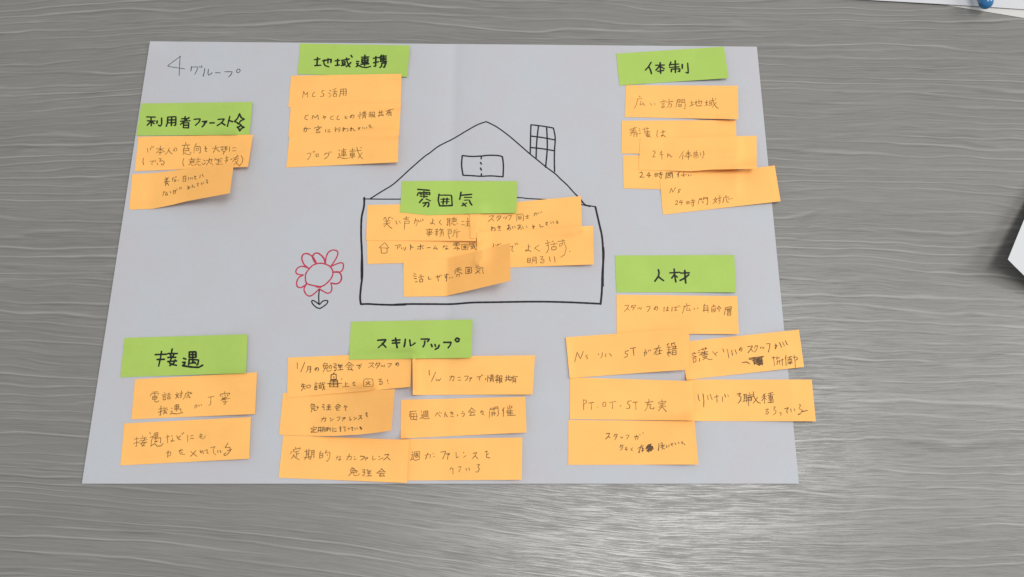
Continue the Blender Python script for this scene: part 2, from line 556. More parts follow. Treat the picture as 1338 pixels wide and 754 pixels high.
# ------------------------------------------------------------------ sticky notes
def note(color, quad, text, label, lift=0.0010, u0=0.30, power=1.8, ltop=None, width=0.00040, inkmat=None, stations=None,
         gap=0.00022, curl=None, smooth=False, lleft=0.0, dark=None, wave=0.0004):
    """quad: the four corners TL TR BR BL as seen; stations: extra (u, top, bottom) between them; lift: height of the free right end"""
    mat = {'orange': M_ORANGE, 'green': M_GREEN}[color]
    nu, nv = 60, 20
    st = [(0.0, quad[0], quad[3])] + (stations or []) + [(1.0, quad[1], quad[2])]
    st = [(u, unproj(*a), unproj(*b)) for u, a, b in st]
    kk = 1.4 if lift < 0.004 else 1.0
    hb = lift * kk
    ht = hb if ltop is None else ltop
    seed = random.uniform(0, 100)

    def base(u, v):
        k = 0
        while k < len(st) - 2 and u > st[k + 1][0]:
            k += 1
        t = (u - st[k][0]) / (st[k + 1][0] - st[k][0])
        return st[k][1].lerp(st[k + 1][1], t).lerp(st[k][2].lerp(st[k + 1][2], t), v)

    W = nu + 1
    P0, Z = [], []
    for j in range(nv + 1):
        v = j / nv
        for i in range(nu + 1):
            u = i / nu
            p = base(u, v)
            h = ht * (1 - v) + hb * v
            z = h * (max(0.0, (u - u0) / (1 - u0))) ** power
            z += 1.6 * wave * u * (0.5 + mnoise.noise(Vector((u * 2.6, v * 1.4, seed))))
            z += lleft * max(0.0, 1 - u / 0.05)
            if curl:
                z += curl[2] * max(0.0, 1 - math.hypot((u - curl[0]) * 3, v - curl[1]) / curl[3]) ** 2
            P0.append(p)
            Z.append(z)
    # rest on everything already laid below; the second pass looks again from where the first one ended
    zs = Z[:]
    prev = [0.0] * len(P0)
    for rnd in range(3):
        R = []
        for k, (p, z) in enumerate(zip(P0, zs)):
            q = at_height(p, z)
            f = floor_z(q.x, q.y, 0.0012) + gap
            if rnd:
                # a note bent up over a bent note only needs to clear it
                f = max(f - max(0.0, Z[k]) * 0.5, gap)
            R.append(max(f, prev[k]))
        prev = R
        # paper does not follow small steps: spread the supports
        F = R[:]
        for it in range(22):
            G = F[:]
            for j in range(nv + 1):
                for i in range(nu + 1):
                    k = j * W + i
                    t = 0.0
                    c = 0
                    for di, dj in ((-1, 0), (1, 0), (0, -1), (0, 1)):
                        a, b = i + di, j + dj
                        if 0 <= a <= nu and 0 <= b <= nv:
                            t += F[b * W + a]
                            c += 1
                    G[k] = max(R[k], 0.5 * F[k] + 0.5 * t / c)
            F = G
        zs = [F[k] + max(0.0, Z[k]) for k in range(len(P0))]
    pts = [at_height(p, z) for p, z in zip(P0, zs)]
    o, bv = grid_sheet('sticky_note', pts, nu, nv, mat, 0.00010)
    o['label'] = label
    o['category'] = 'sticky note'
    o['group'] = 'green heading notes on the sheet' if color == 'green' else 'orange written notes on the sheet'
    LAYERS.append(bv)
    strokes = []
    for tile, s in text:
        strokes += parse(*T[tile], s)
    if strokes:
        ink('handwriting', o, bv, strokes, width, inkmat or (M_MARKER if color == 'green' else M_PEN), smooth,
            vary=0.10 if color == 'green' else 0.22)
    if dark:
        s2 = []
        for tile, s in dark:
            s2 += parse(*T[tile], s)
        ink('crossed_out_word', o, bv, s2, 0.0006, M_PEN_DARK, vary=0.2)
    return o


GW = 0.00112        # marker width on the green notes

# --- upper left column
note('orange', [(180.7, 178.5), (330.6, 176), (324, 218), (176, 223.7)], [(2, """
205,465 208,490 212,497; 228,460 232,478; 240,448 243,460; 252,446 255,458;
280,468 340,468; 312,445 308,518; 308,470 278,505; 312,470 345,495; 296,500 325,498;
385,462 372,495 352,515; 378,478 398,505 410,510; 432,470 425,490 418,478 428,460 445,462 448,478 438,490;
490,440 555,436; 520,415 522,440; 510,442 505,465; 535,442 538,465; 500,470 548,465; 500,485 545,482; 502,470 500,502; 548,466 545,485; 498,515 512,500 530,515 560,515; 555,495 565,505;
608,425 598,445; 590,452 588,505; 590,452 640,448 640,500 630,502; 605,465 625,463 623,482 605,484 605,465;
680,445 685,470; 675,465 695,462 678,485 695,492; 740,465 790,458; 768,440 762,470 745,500; 768,468 798,492;
800,455 862,450; 808,475 845,468; 822,450 818,485 835,490; 845,455 850,480 832,500 828,515; 850,455 862,470 850,480;
880,450 878,490; 905,462 930,458; 903,485 935,485;
172,545 168,575 175,600; 225,572 262,565 240,585 245,602; 270,560 272,578; 300,550 320,548 305,572 330,565 345,580 335,602 318,598 325,590; 285,585 290,600;
505,545 495,575 500,605 508,608; 545,560 595,552; 568,540 568,558; 555,570 590,565 588,582 558,585 555,570; 558,577 588,573; 545,600 552,592; 562,592 572,605 590,602; 600,592 606,598;
600,560 645,552; 622,540 620,575; 605,578 640,572; 598,602 606,590; 618,588 625,603 645,602; 652,585 660,595;
668,560 678,568; 665,600 682,582; 690,565 740,555; 715,545 710,575 690,602; 712,575 745,600; 730,555 735,575;
760,548 768,545; 755,560 820,548; 775,568 812,562; 790,552 788,590 775,600; 790,578 815,575; 765,590 800,598 825,592;
845,545 870,540; 855,530 858,560; 842,565 868,558 845,585;
890,555 900,552; 905,575 940,530; 910,545 950,535; 915,560 955,548; 925,570 950,600 960,605; 950,562 930,590 912,602; 945,520 950,530; 975,525 990,550 985,580 960,610""")],
     'orange sticky note with two lines reading ご本人の意向を大切に, directly under 利用者ファースト', lift=0.0035)
note('green', [(184.7, 135.1), (330, 133.2), (326, 176), (178, 177.3)], [(2, """
200,206 270,208; 235,208 237,280; 205,238 268,240; 235,242 203,275; 240,245 260,262; 285,238 284,258; 322,215 322,268 310,282 296,274;
372,208 370,255 360,283; 372,208 440,204 437,276 425,275; 372,232 438,230; 370,255 437,253; 404,208 402,278;
485,222 545,219; 515,204 513,240; 478,242 555,238; 548,210 500,250 476,268; 502,256 500,295; 502,256 545,254 543,298; 502,275 543,274; 500,295 543,296;
588,226 640,222 630,248 600,275; 655,245 696,240 682,257; 675,248 672,270 655,288; 718,256 755,255;
785,227 838,222 815,255 778,278; 812,252 843,274; 882,202 862,285; 872,234 905,246;
962,180 945,220 918,245 940,250 955,268 970,238 1003,225 975,212 962,180; 970,268 965,285 940,290 955,300 962,325 978,300 1002,292 982,285 970,268""")],
     'green sticky note reading 利用者ファースト with two small stars in black marker', lift=0.0008, width=0.00108)
note('orange', [(172.7, 227.7), (305.6, 212.8), (300.3, 252.4), (168.7, 273.9)], [(3, """
345,345 375,335; 355,325 372,350; 378,325 350,360; 345,365 385,358; 362,340 355,395; 370,370 380,392; 350,380 372,376;
410,340 420,332; 415,325 412,358; 430,325 445,320; 428,340 432,355; 440,345 438,355 425,362; 455,350 462,355;
500,318 498,360; 500,318 522,314 520,358; 500,338 520,335; 498,360 520,357; 545,325 543,345; 560,328 562,340; 572,325 575,342;
590,318 605,315 592,330 605,342; 640,308 636,330; 655,300 665,318;
335,448 355,445; 342,438 332,478; 350,455 358,475; 362,448 372,470 358,472; 390,440 398,455; 415,440 440,432 432,460; 422,430 418,462; 445,420 450,430; 470,408 472,425; 480,405 485,418;
535,395 540,412 552,400; 532,422 558,410; 545,400 545,425; 575,385 572,410; 578,398 595,408; 612,375 628,372 615,388 625,398; 650,370 652,385; 662,365 668,378; 688,345 700,350 690,365 703,368 695,375""")],
     'orange sticky note with 希望の日 writing and its right end lifted off the sheet, topmost beneath ご本人', lift=0.0180, u0=0.16, power=1.3,
     stations=[(0.205, (200.5, 226), (199, 273)), (0.38, (226, 223.3), (223.6, 268)), (0.53, (245, 220.5), (244, 262.9))], inkmat=M_PEN_DARK)

# --- upper middle column
note('green', [(392.3, 56.7), (535.5, 59.4), (532.3, 100.5), (388.6, 97)], [(25, """
112,190 190,178; 155,160 148,270; 118,270 200,265; 228,205 345,182 338,228; 250,190 242,235 258,268 312,288; 300,175 298,235;
398,205 455,198; 432,182 428,268; 400,270 455,262; 485,200 590,180; 495,222 535,215 532,245 495,248 495,222; 482,270 540,262; 552,165 562,215 580,265 600,288; 612,228 575,268 550,285; 615,130 630,155;
690,212 722,214; 690,240 715,240 700,262; 685,285 720,268 770,292 830,296 880,282; 758,155 860,152; 805,125 800,270; 765,178 765,228; 765,178 848,175 845,228; 765,203 846,202; 765,228 846,226; 750,252 858,245;
918,170 990,160; 955,145 952,280 930,278; 925,232 990,218; 1035,125 1005,165; 1022,150 1020,215; 1025,150 1098,138; 1022,172 1095,165; 1022,192 1095,188; 1018,215 1102,212; 1060,130 1060,215; 1035,240 1098,230 1080,262 1075,292 1060,290; 1040,240 1030,280 1010,298""")],
     'green sticky note reading 地域連携 at the top edge of the sheet', lift=0.0008, width=0.00116)
note('orange', [(380.4, 98.9), (524.7, 96.5), (523.5, 138), (376.7, 140)], [(4, """
232,498 222,550; 232,500 245,530 265,505 262,545; 322,505 305,520 302,540 325,542; 400,490 385,492 380,510 398,522 392,540 368,542;
445,490 455,498; 438,512 450,520; 440,548 458,530; 498,475 470,488; 468,505 508,500; 488,490 487,518; 475,520 475,540; 475,520 503,518 500,540; 475,540 502,540;
535,482 532,520 525,545; 535,482 582,478 580,530 572,535; 533,500 580,497; 532,518 580,515; 558,480 557,535""")],
     'orange sticky note reading MCS活用, directly beneath green 地域連携', lift=0.0012)
note('orange', [(380, 135.5), (523.9, 134.5), (521.5, 177), (376.7, 179)], [(5, """
270,190 245,198 240,222 262,230; 300,225 308,192 325,215 348,188 352,228; 388,212 412,200 410,215; 395,195 402,225;
478,198 455,205 452,225 475,228; 515,195 502,225 525,228; 568,198 574,210; 590,202 568,215 588,222; 628,195 618,215 612,205 625,190 645,192 645,208 635,218;
680,190 678,205; 695,165 692,222; 700,185 704,190; 715,170 742,165; 712,180 745,176; 728,158 728,188; 710,192 748,188; 718,198 715,220; 718,198 740,196 738,218; 718,208 738,206;
765,175 790,172; 778,160 776,210; 765,190 790,187; 765,200 790,198; 795,165 793,212; 795,168 815,165 812,185; 798,190 818,188 805,210; 800,195 820,208;
845,172 885,165; 855,155 858,190; 872,152 872,188; 842,195 890,188; 855,195 845,205; 872,192 890,200;
905,160 968,140; 935,145 908,190; 925,170 925,200; 925,172 950,165 950,198; 940,155 940,195;
230,305 258,298 252,325 240,328; 245,290 232,325; 265,298 270,308; 280,300 288,303;
350,278 350,288; 320,295 320,305; 320,295 378,288 372,298; 335,308 345,315 362,300; 362,295 335,320; 335,325 335,338 365,335 365,322; 350,312 350,335;
412,308 412,330; 430,315 445,312; 428,330 450,328; 495,290 485,300; 500,300 488,315; 495,310 493,330; 508,300 535,296; 505,312 538,310; 525,312 523,328 515,330;
560,290 558,325; 548,305 572,300 550,322; 570,305 590,300 598,315 585,325; 622,290 620,322; 612,302 630,298 615,318; 630,305 640,302 642,318 655,320;
678,298 698,292 682,305 690,312; 715,290 718,305; 730,295 735,303; 748,288 750,300; 765,275 782,272 768,288 788,285 785,297 772,296; 800,296 803,297""")],
     'orange sticky note reading CMやCLとの情報共有, between MCS活用 and ブログ連載', lift=0.0012, inkmat=M_PEN_DARK)
note('orange', [(378.5, 175.7), (521, 169), (520, 212), (374, 219)], [(5, """
258,508 292,502 285,530 262,560; 308,490 312,500; 318,485 323,495; 332,512 335,535; 332,514 355,510 352,532; 335,534 352,532;
410,502 402,520; 408,506 440,502 432,530 402,552; 445,490 450,500; 460,492 463,498;
520,478 528,485; 518,510 530,508 522,530; 508,545 525,535 555,548 595,545; 540,480 580,475; 545,490 545,515; 545,490 575,488 573,513; 545,502 574,500; 545,515 574,513; 535,525 585,520; 560,465 560,535;
610,480 650,475; 632,460 632,485; 608,492 705,480; 615,505 615,525; 615,505 648,502 645,525; 615,515 646,513; 615,525 646,524; 605,538 655,532; 630,495 630,548; 668,455 680,500 700,535 718,552; 712,500 680,545; 700,455 708,462""")],
     'orange sticky note reading ブログ連載, lowest of the column under 地域連携', lift=0.0050, u0=0.25, wave=0.0002)

# --- upper right group
note('orange', [(814, 203), (962, 203), (962, 250), (814.6, 246)], [(7, """
195,415 212,408 215,425 205,440 195,447 228,445; 262,412 245,435 278,434; 265,415 262,448; 305,418 305,440; 305,418 322,416 320,438; 305,428 321,427; 305,440 321,438; 330,420 358,415; 345,408 345,428; 330,430 362,426; 350,430 350,455 343,452; 335,440 340,445;
385,415 383,458; 385,415 402,413 400,430; 385,424 401,422; 412,413 410,430; 412,413 428,411 430,460 424,458; 412,422 428,420; 395,435 395,450 415,448 415,434 395,435;
478,410 465,428; 472,425 470,452; 490,432 530,428; 510,412 508,445 500,455; 545,430 545,442; 560,428 565,440""")],
     'orange sticky note reading 24時間 in dark pen, mostly covered, below 看護は', lift=0.0006, inkmat=M_PEN_DARK, width=0.00048)
note('orange', [(812.4, 157.7), (961.4, 157), (963, 203), (811.9, 200.5)], [(7, """
125,105 175,92; 130,116 168,108; 125,130 172,120; 160,88 145,125 128,152; 155,130 155,158; 155,130 178,128 175,160; 158,140 175,138; 190,115 200,110; 215,105 262,98; 228,92 230,110; 248,88 248,106; 235,112 225,130; 232,122 270,118; 235,132 268,130; 235,142 272,140; 250,112 250,142; 240,148 270,150 245,160; 245,150 275,160; 195,95 195,102; 190,135 205,130;
322,110 318,150 325,162; 345,125 378,120; 362,110 362,150 350,155 350,145 372,150 380,160""")],
     'orange sticky note reading 看護は with its lower half covered by the 24h体制 note', lift=0.0012)
note('orange', [(817.8, 111.3), (964, 112), (964.7, 155.8), (816.3, 153)], [(6, """
285,475 292,482; 268,500 308,492; 272,500 262,540 245,575; 300,512 290,550 315,542; 312,530 330,552; 378,535 382,548 390,550; 408,535 416,545;
478,505 485,510; 455,525 505,515; 470,535 492,532; 470,545 492,542; 472,558 470,572 488,570 490,556 472,558; 528,500 530,512; 510,525 562,518; 532,525 525,555 510,572; 530,540 552,538 545,565 535,568;
598,505 588,555 585,568; 598,505 622,502 618,530; 595,518 620,515; 595,530 618,530; 635,502 632,528; 635,502 658,500 662,550 660,580 650,575; 634,515 658,512; 634,528 658,525; 608,545 608,562 628,560 630,543 608,545;
705,532 725,528; 715,515 718,552; 698,558 730,545; 738,530 800,515 792,540; 752,512 750,545 760,558 800,552; 775,505 775,540;
825,530 848,525; 838,512 838,550; 820,555 850,545; 858,518 905,508; 862,528 862,540 878,538 880,525 862,528; 855,555 885,545; 885,490 892,525 912,560 935,578; 918,525 885,568; 908,492 916,500""")],
     'orange sticky note reading 広い訪問地域, below the tilted upper right green note', lift=0.0022)
note('green', [(805.2, 70), (946, 61), (952, 102), (809.4, 111.6)], [(6, """
382,198 360,235 335,262; 366,238 378,265 385,292; 420,222 490,220; 456,200 460,288; 452,228 422,262; 462,234 490,250; 436,272 484,264;
545,195 532,225; 535,217 608,212; 532,240 612,234; 580,186 582,282; 548,255 548,276; 548,255 618,250 616,275 605,272; 638,215 638,248; 682,205 688,288 668,280""")],
     'green sticky note reading 体制 near the top edge of the sheet', lift=0.0022, width=0.00113)
note('orange', [(862.2, 235), (1012.3, 216.2), (1020, 263), (866.2, 280.5)], [(7, """
410,558 422,522 432,555 452,518; 488,532 475,535 472,545 482,550 468,558; 450,618 465,612 468,625 450,642 470,640; 490,610 478,628 505,625; 498,612 492,645;
532,620 532,638; 532,620 550,618 548,636; 532,629 549,628; 532,638 550,636; 560,615 590,610; 575,600 575,625; 558,630 592,622; 580,625 578,655 570,650; 565,638 570,644;
622,598 612,640; 622,598 640,596 636,612; 620,606 638,604; 650,592 650,610; 650,592 682,590 680,640 672,642; 650,600 680,598; 640,622 650,620 648,632;
735,588 738,598; 722,605 752,600; 748,600 735,620 718,635; 728,608 745,628; 755,598 778,592; 768,575 770,625 762,636; 758,610 763,616;
812,575 812,588; 795,592 835,586; 798,592 790,628; 815,600 820,625 832,625; 828,598 838,605; 845,595 858,600""")],
     'orange sticky note reading Ns 24時間対応, hanging over the right edge of the sheet', lift=0.0018)
note('orange', [(836.6, 180), (988.5, 177.4), (988.8, 220.4), (834.4, 221.7)], [(7, """
290,265 302,255 308,268 295,290 288,302 308,300; 352,258 338,285 365,285; 352,258 355,320; 398,275 395,302; 396,290 412,285 418,300 428,300;
510,262 492,285 478,308; 505,285 502,318; 522,275 562,268; 542,255 545,318; 540,275 518,302; 545,275 568,295; 530,302 555,298;
588,265 580,280; 582,275 612,270; 578,288 615,282; 600,255 598,315; 585,295 583,308; 585,295 615,292 612,308; 632,270 632,290; 652,260 655,285 645,308""")],
     'orange sticky note reading 24h体制, lying over the 看護は and Ns notes', lift=0.0065, ltop=0.0035, u0=0.2, power=0.9, stations=[(0.40, (896, 179.6), (902.5, 223.8)), (0.62, (929, 178.6), (929, 221.6))])

# --- centre group
note('orange', [(479, 303), (625, 300), (627.5, 341.5), (479.9, 344.9)], [(8, """
160,590 205,545 242,592 160,590; 175,592 178,635 225,632 225,592; 290,570 338,565 322,588; 312,578 308,600; 342,588 346,600; 358,588 362,598; 378,585 375,600 365,610;
418,562 418,608; 420,578 440,588; 475,580 528,574; 500,562 500,605 492,600; 485,590 475,602; 512,588 522,598; 552,590 580,588; 622,572 605,600 632,596; 625,585 640,605; 685,580 705,576; 695,568 685,592; 712,572 722,578; 712,588 715,600 705,602 708,594 728,600;
775,552 818,548; 770,562 768,572; 770,562 825,558 820,568; 797,550 797,578; 790,585 772,600; 800,585 822,600; 785,595 808,594 800,612; 782,570 790,572; 805,568 812,570;
838,562 838,605 888,605 890,560 838,562; 850,578 878,576; 850,590 878,588; 858,570 858,598; 870,570 870,598;
905,548 898,570; 902,555 945,550; 908,565 940,562; 905,578 940,572 945,595 955,605; 935,580 912,602; 915,582 935,600""")],
     'orange sticky note with small house icon reading アットホームな雰囲気', lift=0.0010, inkmat=M_PEN_DARK)
note('orange', [(479.9, 267.9), (626, 265), (622, 315), (478.3, 314)], [(8, """
200,345 215,340; 205,345 195,360; 215,348 220,362; 235,342 255,338; 240,342 235,358; 262,345 272,352; 205,372 250,368; 195,395 250,385; 225,365 222,395 200,418; 225,392 245,418 265,430;
298,365 302,390 310,395; 325,368 335,390; 360,350 405,342; 382,330 382,352; 365,360 402,355; 370,372 408,368 405,390; 370,372 368,410 368,440; 370,390 405,388;
448,368 470,362 472,395 460,412; 460,350 455,375 448,390; 478,362 490,378; 498,360 505,375; 515,352 522,368; 598,368 612,366; 598,350 600,392 582,395 585,384 605,388 618,398; 668,362 652,380 672,402;
715,352 745,350; 722,352 720,408; 740,350 740,412; 722,366 740,365; 722,380 740,378; 715,400 742,392; 755,350 798,346; 775,338 775,355; 758,360 796,358 794,374 758,375 758,360; 770,360 770,374; 783,360 783,374; 755,385 752,398; 765,385 770,402 790,402; 798,385 805,395;
838,375 858,372; 838,400 862,402; 885,345 888,360; 870,378 902,372; 875,395 900,392; 888,365 886,410; 870,412 905,410;
545,442 598,438; 572,430 572,495 560,492; 555,450 555,460 590,458 590,448; 548,470 600,466; 555,482 592,478;
620,440 642,436 630,452; 618,458 648,452; 635,455 635,490 628,488; 632,465 618,480; 665,432 655,448; 660,442 688,438 665,460; 668,445 690,460; 655,470 690,466 685,495; 672,460 668,485 658,500;
722,442 755,438; 728,452 755,450 753,470 728,472; 728,452 726,480 740,515; 800,440 775,448; 775,448 775,475 762,500; 775,462 825,455; 800,460 798,505""")],
     'orange sticky note reading 笑い声がよく聴こえる事務所, just above アットホーム', lift=0.0012)
note('orange', [(613.5, 269.6), (759, 256.2), (760.4, 300), (615, 311.5)], [(9, """
245,268 285,262 265,290 238,312; 265,288 285,305; 318,262 305,285; 315,268 345,265 335,285 312,305; 318,278 332,288; 360,275 364,285; 375,272 378,282; 392,270 388,285 378,292; 400,265 430,260 420,285 408,300;
475,252 472,308; 475,252 525,248 528,300 520,305; 485,268 512,265; 487,278 487,292 508,290 510,276 487,278; 545,270 575,264; 558,255 560,285; 548,288 575,282; 615,248 640,240 635,260; 625,238 615,265; 650,238 655,248; 665,235 670,240; 675,230 680,236;
268,350 268,385; 260,362 280,358 262,380; 278,366 292,362 298,378 288,388; 315,355 340,350; 318,365 342,362; 325,345 332,372; 318,380 335,388 340,380; 395,345 420,340; 405,335 405,375; 418,352 400,382 392,372 410,360 425,368 415,385; 438,350 442,368; 455,348 462,362;
478,345 510,340; 492,335 492,372; 505,348 485,378 480,368 500,358 515,368 505,378; 520,350 528,372; 548,345 560,362; 605,338 608,360; 602,352 620,348 605,365 618,378; 662,335 665,358 685,352; 688,350 690,354; 710,322 728,315 712,335 725,342; 752,312 756,330; 770,312 776,325; 795,308 810,305 798,320 815,318 808,330 800,328""")],
     'orange sticky note reading スタッフ同士が, tilted up at the top right of the drawn house', lift=0.0015, inkmat=M_PEN_DARK, width=0.00038)
note('green', [(525.3, 236.6), (675.8, 236.7), (675, 278.2), (522.5, 277.4)], [(27, """
200,220 390,236; 192,322 208,275 400,270 392,310; 300,255 300,355; 240,295 270,300; 238,330 270,335; 330,298 365,300; 325,335 355,340; 278,380 228,435; 335,378 408,410; 285,445 380,435 380,480 365,505; 335,440 325,470 295,500;
548,300 535,400 560,490; 548,315 755,315 765,485; 560,490 660,490 765,485; 582,385 715,385; 585,430 710,425; 625,370 615,460; 680,365 675,455;
910,265 890,385; 905,318 1085,302; 970,355 1080,355; 970,402 1050,400 1060,440 1088,478; 1005,445 925,490; 940,448 990,495""")],
     'green sticky note reading 雰囲気 under the drawn window in the house', lift=0.0012, width=0.00108, stations=[(0.25, (562.5, 236.3), (560, 281.2)), (0.6, (615, 236.4), (612, 279.2))])
note('orange', [(623, 304), (775, 295), (775.8, 345.5), (624, 351)], [(9, """
280,490 285,515; 275,520 285,512; 300,500 305,520; 318,495 318,515; 310,505 345,492; 420,518 445,510 435,530 432,550 445,558; 458,490 462,505; 472,485 478,500;
570,520 585,516; 568,500 568,550 545,555 548,542 575,548 590,558; 655,505 618,530 662,555; 720,465 728,475; 708,492 745,482; 728,485 735,540 715,570; 718,510 735,505; 775,470 760,480; 748,500 805,492; 780,485 778,515; 760,520 760,545 795,542 798,518 760,520;
810,475 870,468; 852,455 850,500 825,520 825,495 850,490; 862,480 880,530 865,585 832,605; 905,553 912,556;
560,615 562,650; 560,615 585,612 582,648; 562,632 583,630; 562,650 582,648; 605,605 602,645 595,662; 605,605 632,602 635,655 628,652; 604,620 632,618; 604,635 634,632; 665,600 690,598 668,625 695,618 698,645 678,655 665,645 690,632; 740,600 748,640; 780,598 785,620 788,648""")],
     'orange sticky note reading よく話す 明るい, just below スタッフ同士', lift=0.0030, width=0.00040)
note('orange', [(527, 339.8), (666.7, 317.5), (667, 366.8), (527.4, 387.8)], [(10, """
255,360 275,368; 252,380 278,385; 258,400 280,405; 268,430 285,428; 318,370 302,378; 295,392 338,385; 316,375 316,402; 305,408 305,432 328,430 330,405 305,408;
375,385 378,410 400,405; 438,390 470,378 465,392; 450,378 458,425; 478,370 482,382; 505,375 540,368; 525,362 525,400 512,395 515,385 528,388; 528,395 522,425; 550,392 555,402; 570,388 576,398;
600,322 640,312; 595,335 592,345; 595,335 648,325 645,335; 622,316 620,350; 605,345 592,365; 628,350 655,362; 605,372 635,366 628,388; 618,368 605,388; 612,340 616,344; 630,336 634,340;
682,312 682,362; 682,312 730,308 732,355 682,362; 695,330 718,328; 695,345 718,342; 702,320 702,352; 712,320 712,350;
768,290 770,305; 785,290 783,300; 765,312 800,302; 770,325 812,315; 790,318 825,310 822,345 830,362; 800,330 762,362; 775,335 800,358""")],
     'orange sticky note reading 話しやすい雰囲気, creased with its right half standing up', lift=0.0215, u0=0.365, power=1.02, inkmat=M_PEN_DARK,
     stations=[(0.36, (583.5, 337.9), (582.7, 386.9))])

# --- lower left column
note('orange', [(162.4, 553.3), (327.9, 544.9), (325.5, 599.4), (157.2, 608.2)], [(12, """
160,465 195,458; 178,448 180,525 168,520; 155,500 200,488; 228,435 228,450; 208,460 262,452; 205,478 268,468; 245,450 242,475; 238,475 215,510 248,520; 255,485 225,525; 208,498 265,490;
285,405 295,425; 290,450 315,440 300,480 298,525; 295,520 330,500 345,522 380,520 395,500; 325,415 320,450; 325,415 355,410 352,445; 322,432 354,428; 320,450 355,446; 338,412 338,490; 322,462 378,452 375,495; 325,485 355,480;
420,448 450,440; 435,428 432,495; 465,440 475,435; 475,455 472,480 462,485 465,475 490,480; 510,435 515,452; 540,438 515,460 540,470; 552,415 555,425; 565,408 568,418; 598,430 600,490; 622,440 645,432; 620,460 650,458; 695,432 720,425; 690,448 722,440; 705,418 708,460 730,462 745,435;
420,578 460,568 458,595 445,602; 438,558 435,612; 528,560 560,552; 545,548 530,570; 560,568 530,585 575,590; 625,565 640,580; 665,558 640,590 622,605; 640,580 675,605; 700,555 708,578 718,560; 722,558 728,585; 738,560 760,548 758,580 770,580;
785,535 825,525 808,550 812,580 830,592; 845,555 848,578; 865,555 872,575; 930,495 905,535 945,530 950,560 925,590 905,600 895,590 915,575; 925,560 960,548""")],
     'orange sticky note reading 接遇などにも力を入れている, lowest in the lower left column', lift=0.0018, width=0.00040)
note('orange', [(176.3, 495.6), (335.8, 486.5), (333.3, 541), (171.5, 548)], [(12, """
310,78 355,75; 300,92 292,110; 300,90 362,86 355,98; 330,78 328,108; 312,112 310,138; 312,112 348,110 345,135 312,138; 312,125 346,122; 330,110 328,158 355,158 362,148;
405,82 412,88; 388,102 425,95; 395,112 420,108; 395,120 418,118; 398,130 398,142 418,140 418,128; 450,85 435,92; 428,105 460,98; 445,92 445,115; 435,118 435,135 455,132 455,116 435,118;
510,80 512,88; 498,98 530,92; 522,95 512,115 500,130; 505,102 525,125; 532,92 560,85; 548,68 545,120 538,125; 535,105 540,110; 602,70 602,80; 582,88 628,80; 585,88 575,120 562,135; 598,100 592,128; 605,95 612,125 622,120; 618,92 635,88;
362,218 388,212; 380,192 375,272 368,265; 358,245 390,232; 405,200 405,210; 395,215 432,208; 398,228 435,222; 415,222 402,252; 425,240 398,258; 408,235 430,255;
465,208 472,215; 460,238 472,232 468,252; 455,258 475,252 510,258 560,245; 495,185 492,212; 495,185 528,180 525,208; 494,198 526,195; 492,212 526,208; 510,180 508,235; 490,222 545,215 542,238;
655,192 678,185 672,208; 668,178 655,210; 690,182 695,195; 708,178 715,188; 765,122 815,112; 790,118 788,180 772,188;
902,75 905,88; 868,95 865,112; 868,95 945,85 938,98; 880,110 885,118; 905,102 908,112; 925,100 930,110; 880,130 925,120 880,138; 870,145 948,128; 905,135 908,175 895,180; 890,150 888,162 925,155""")],
     'orange sticky note reading 電話対応接遇が丁寧, with 丁寧 at its right, under the lower left green note', lift=0.0024)
note('green', [(162.7, 441.5), (323.4, 436.7), (321.5, 487.5), (157, 493)], [(28, """
162,232 355,224; 192,312 312,308; 265,178 245,300 218,420; 440,140 425,215; 372,212 525,214; 410,228 425,265; 470,225 450,265; 370,278 500,276; 430,280 395,372 450,395 512,408; 488,318 465,375 400,412; 368,345 512,335;
625,292 665,306; 612,360 655,358 645,385 610,412; 612,412 680,425 780,438 880,440 940,405; 722,188 722,275; 722,188 832,186 830,275; 722,232 830,230; 722,278 830,275; 776,188 778,370; 722,318 712,395; 715,310 875,318 860,400 845,398; 745,372 815,365; 805,352 825,375""")],
     'green sticky note reading 接遇 in the lower left of the sheet', lift=0.0014, width=0.00113)

# --- lower middle group
note('orange', [(520, 574), (682.6, 571.7), (681.5, 626.9), (518, 628)], [(16, """
178,378 185,388; 172,405 185,402 175,440; 165,448 180,438 205,450 240,440; 198,385 192,435; 198,380 240,375 240,432; 205,395 230,392; 205,405 232,402; 218,385 216,405; 208,412 208,425 228,422 228,410 208,412;
285,408 330,400 325,435; 308,390 300,412 290,438; 352,390 358,396; 355,420 362,418; 415,382 455,375 445,405 430,438; 458,398 490,392 480,405; 475,400 470,440; 540,385 542,430 562,420; 600,382 605,390; 602,425 622,410; 680,392 712,385 695,412 675,435; 695,410 720,438; 778,380 800,375; 790,372 788,395; 805,395 790,405 790,425 815,430;
500,510 490,525; 505,512 515,520 515,560; 555,505 582,500 575,520 562,545; 622,515 626,535; 645,512 650,530; 712,485 735,482 718,505 732,515 722,545 700,545""")],
     'orange sticky note reading 週カンファレンスを, at the bottom of the sheet under 毎週', lift=0.0016, width=0.00040)
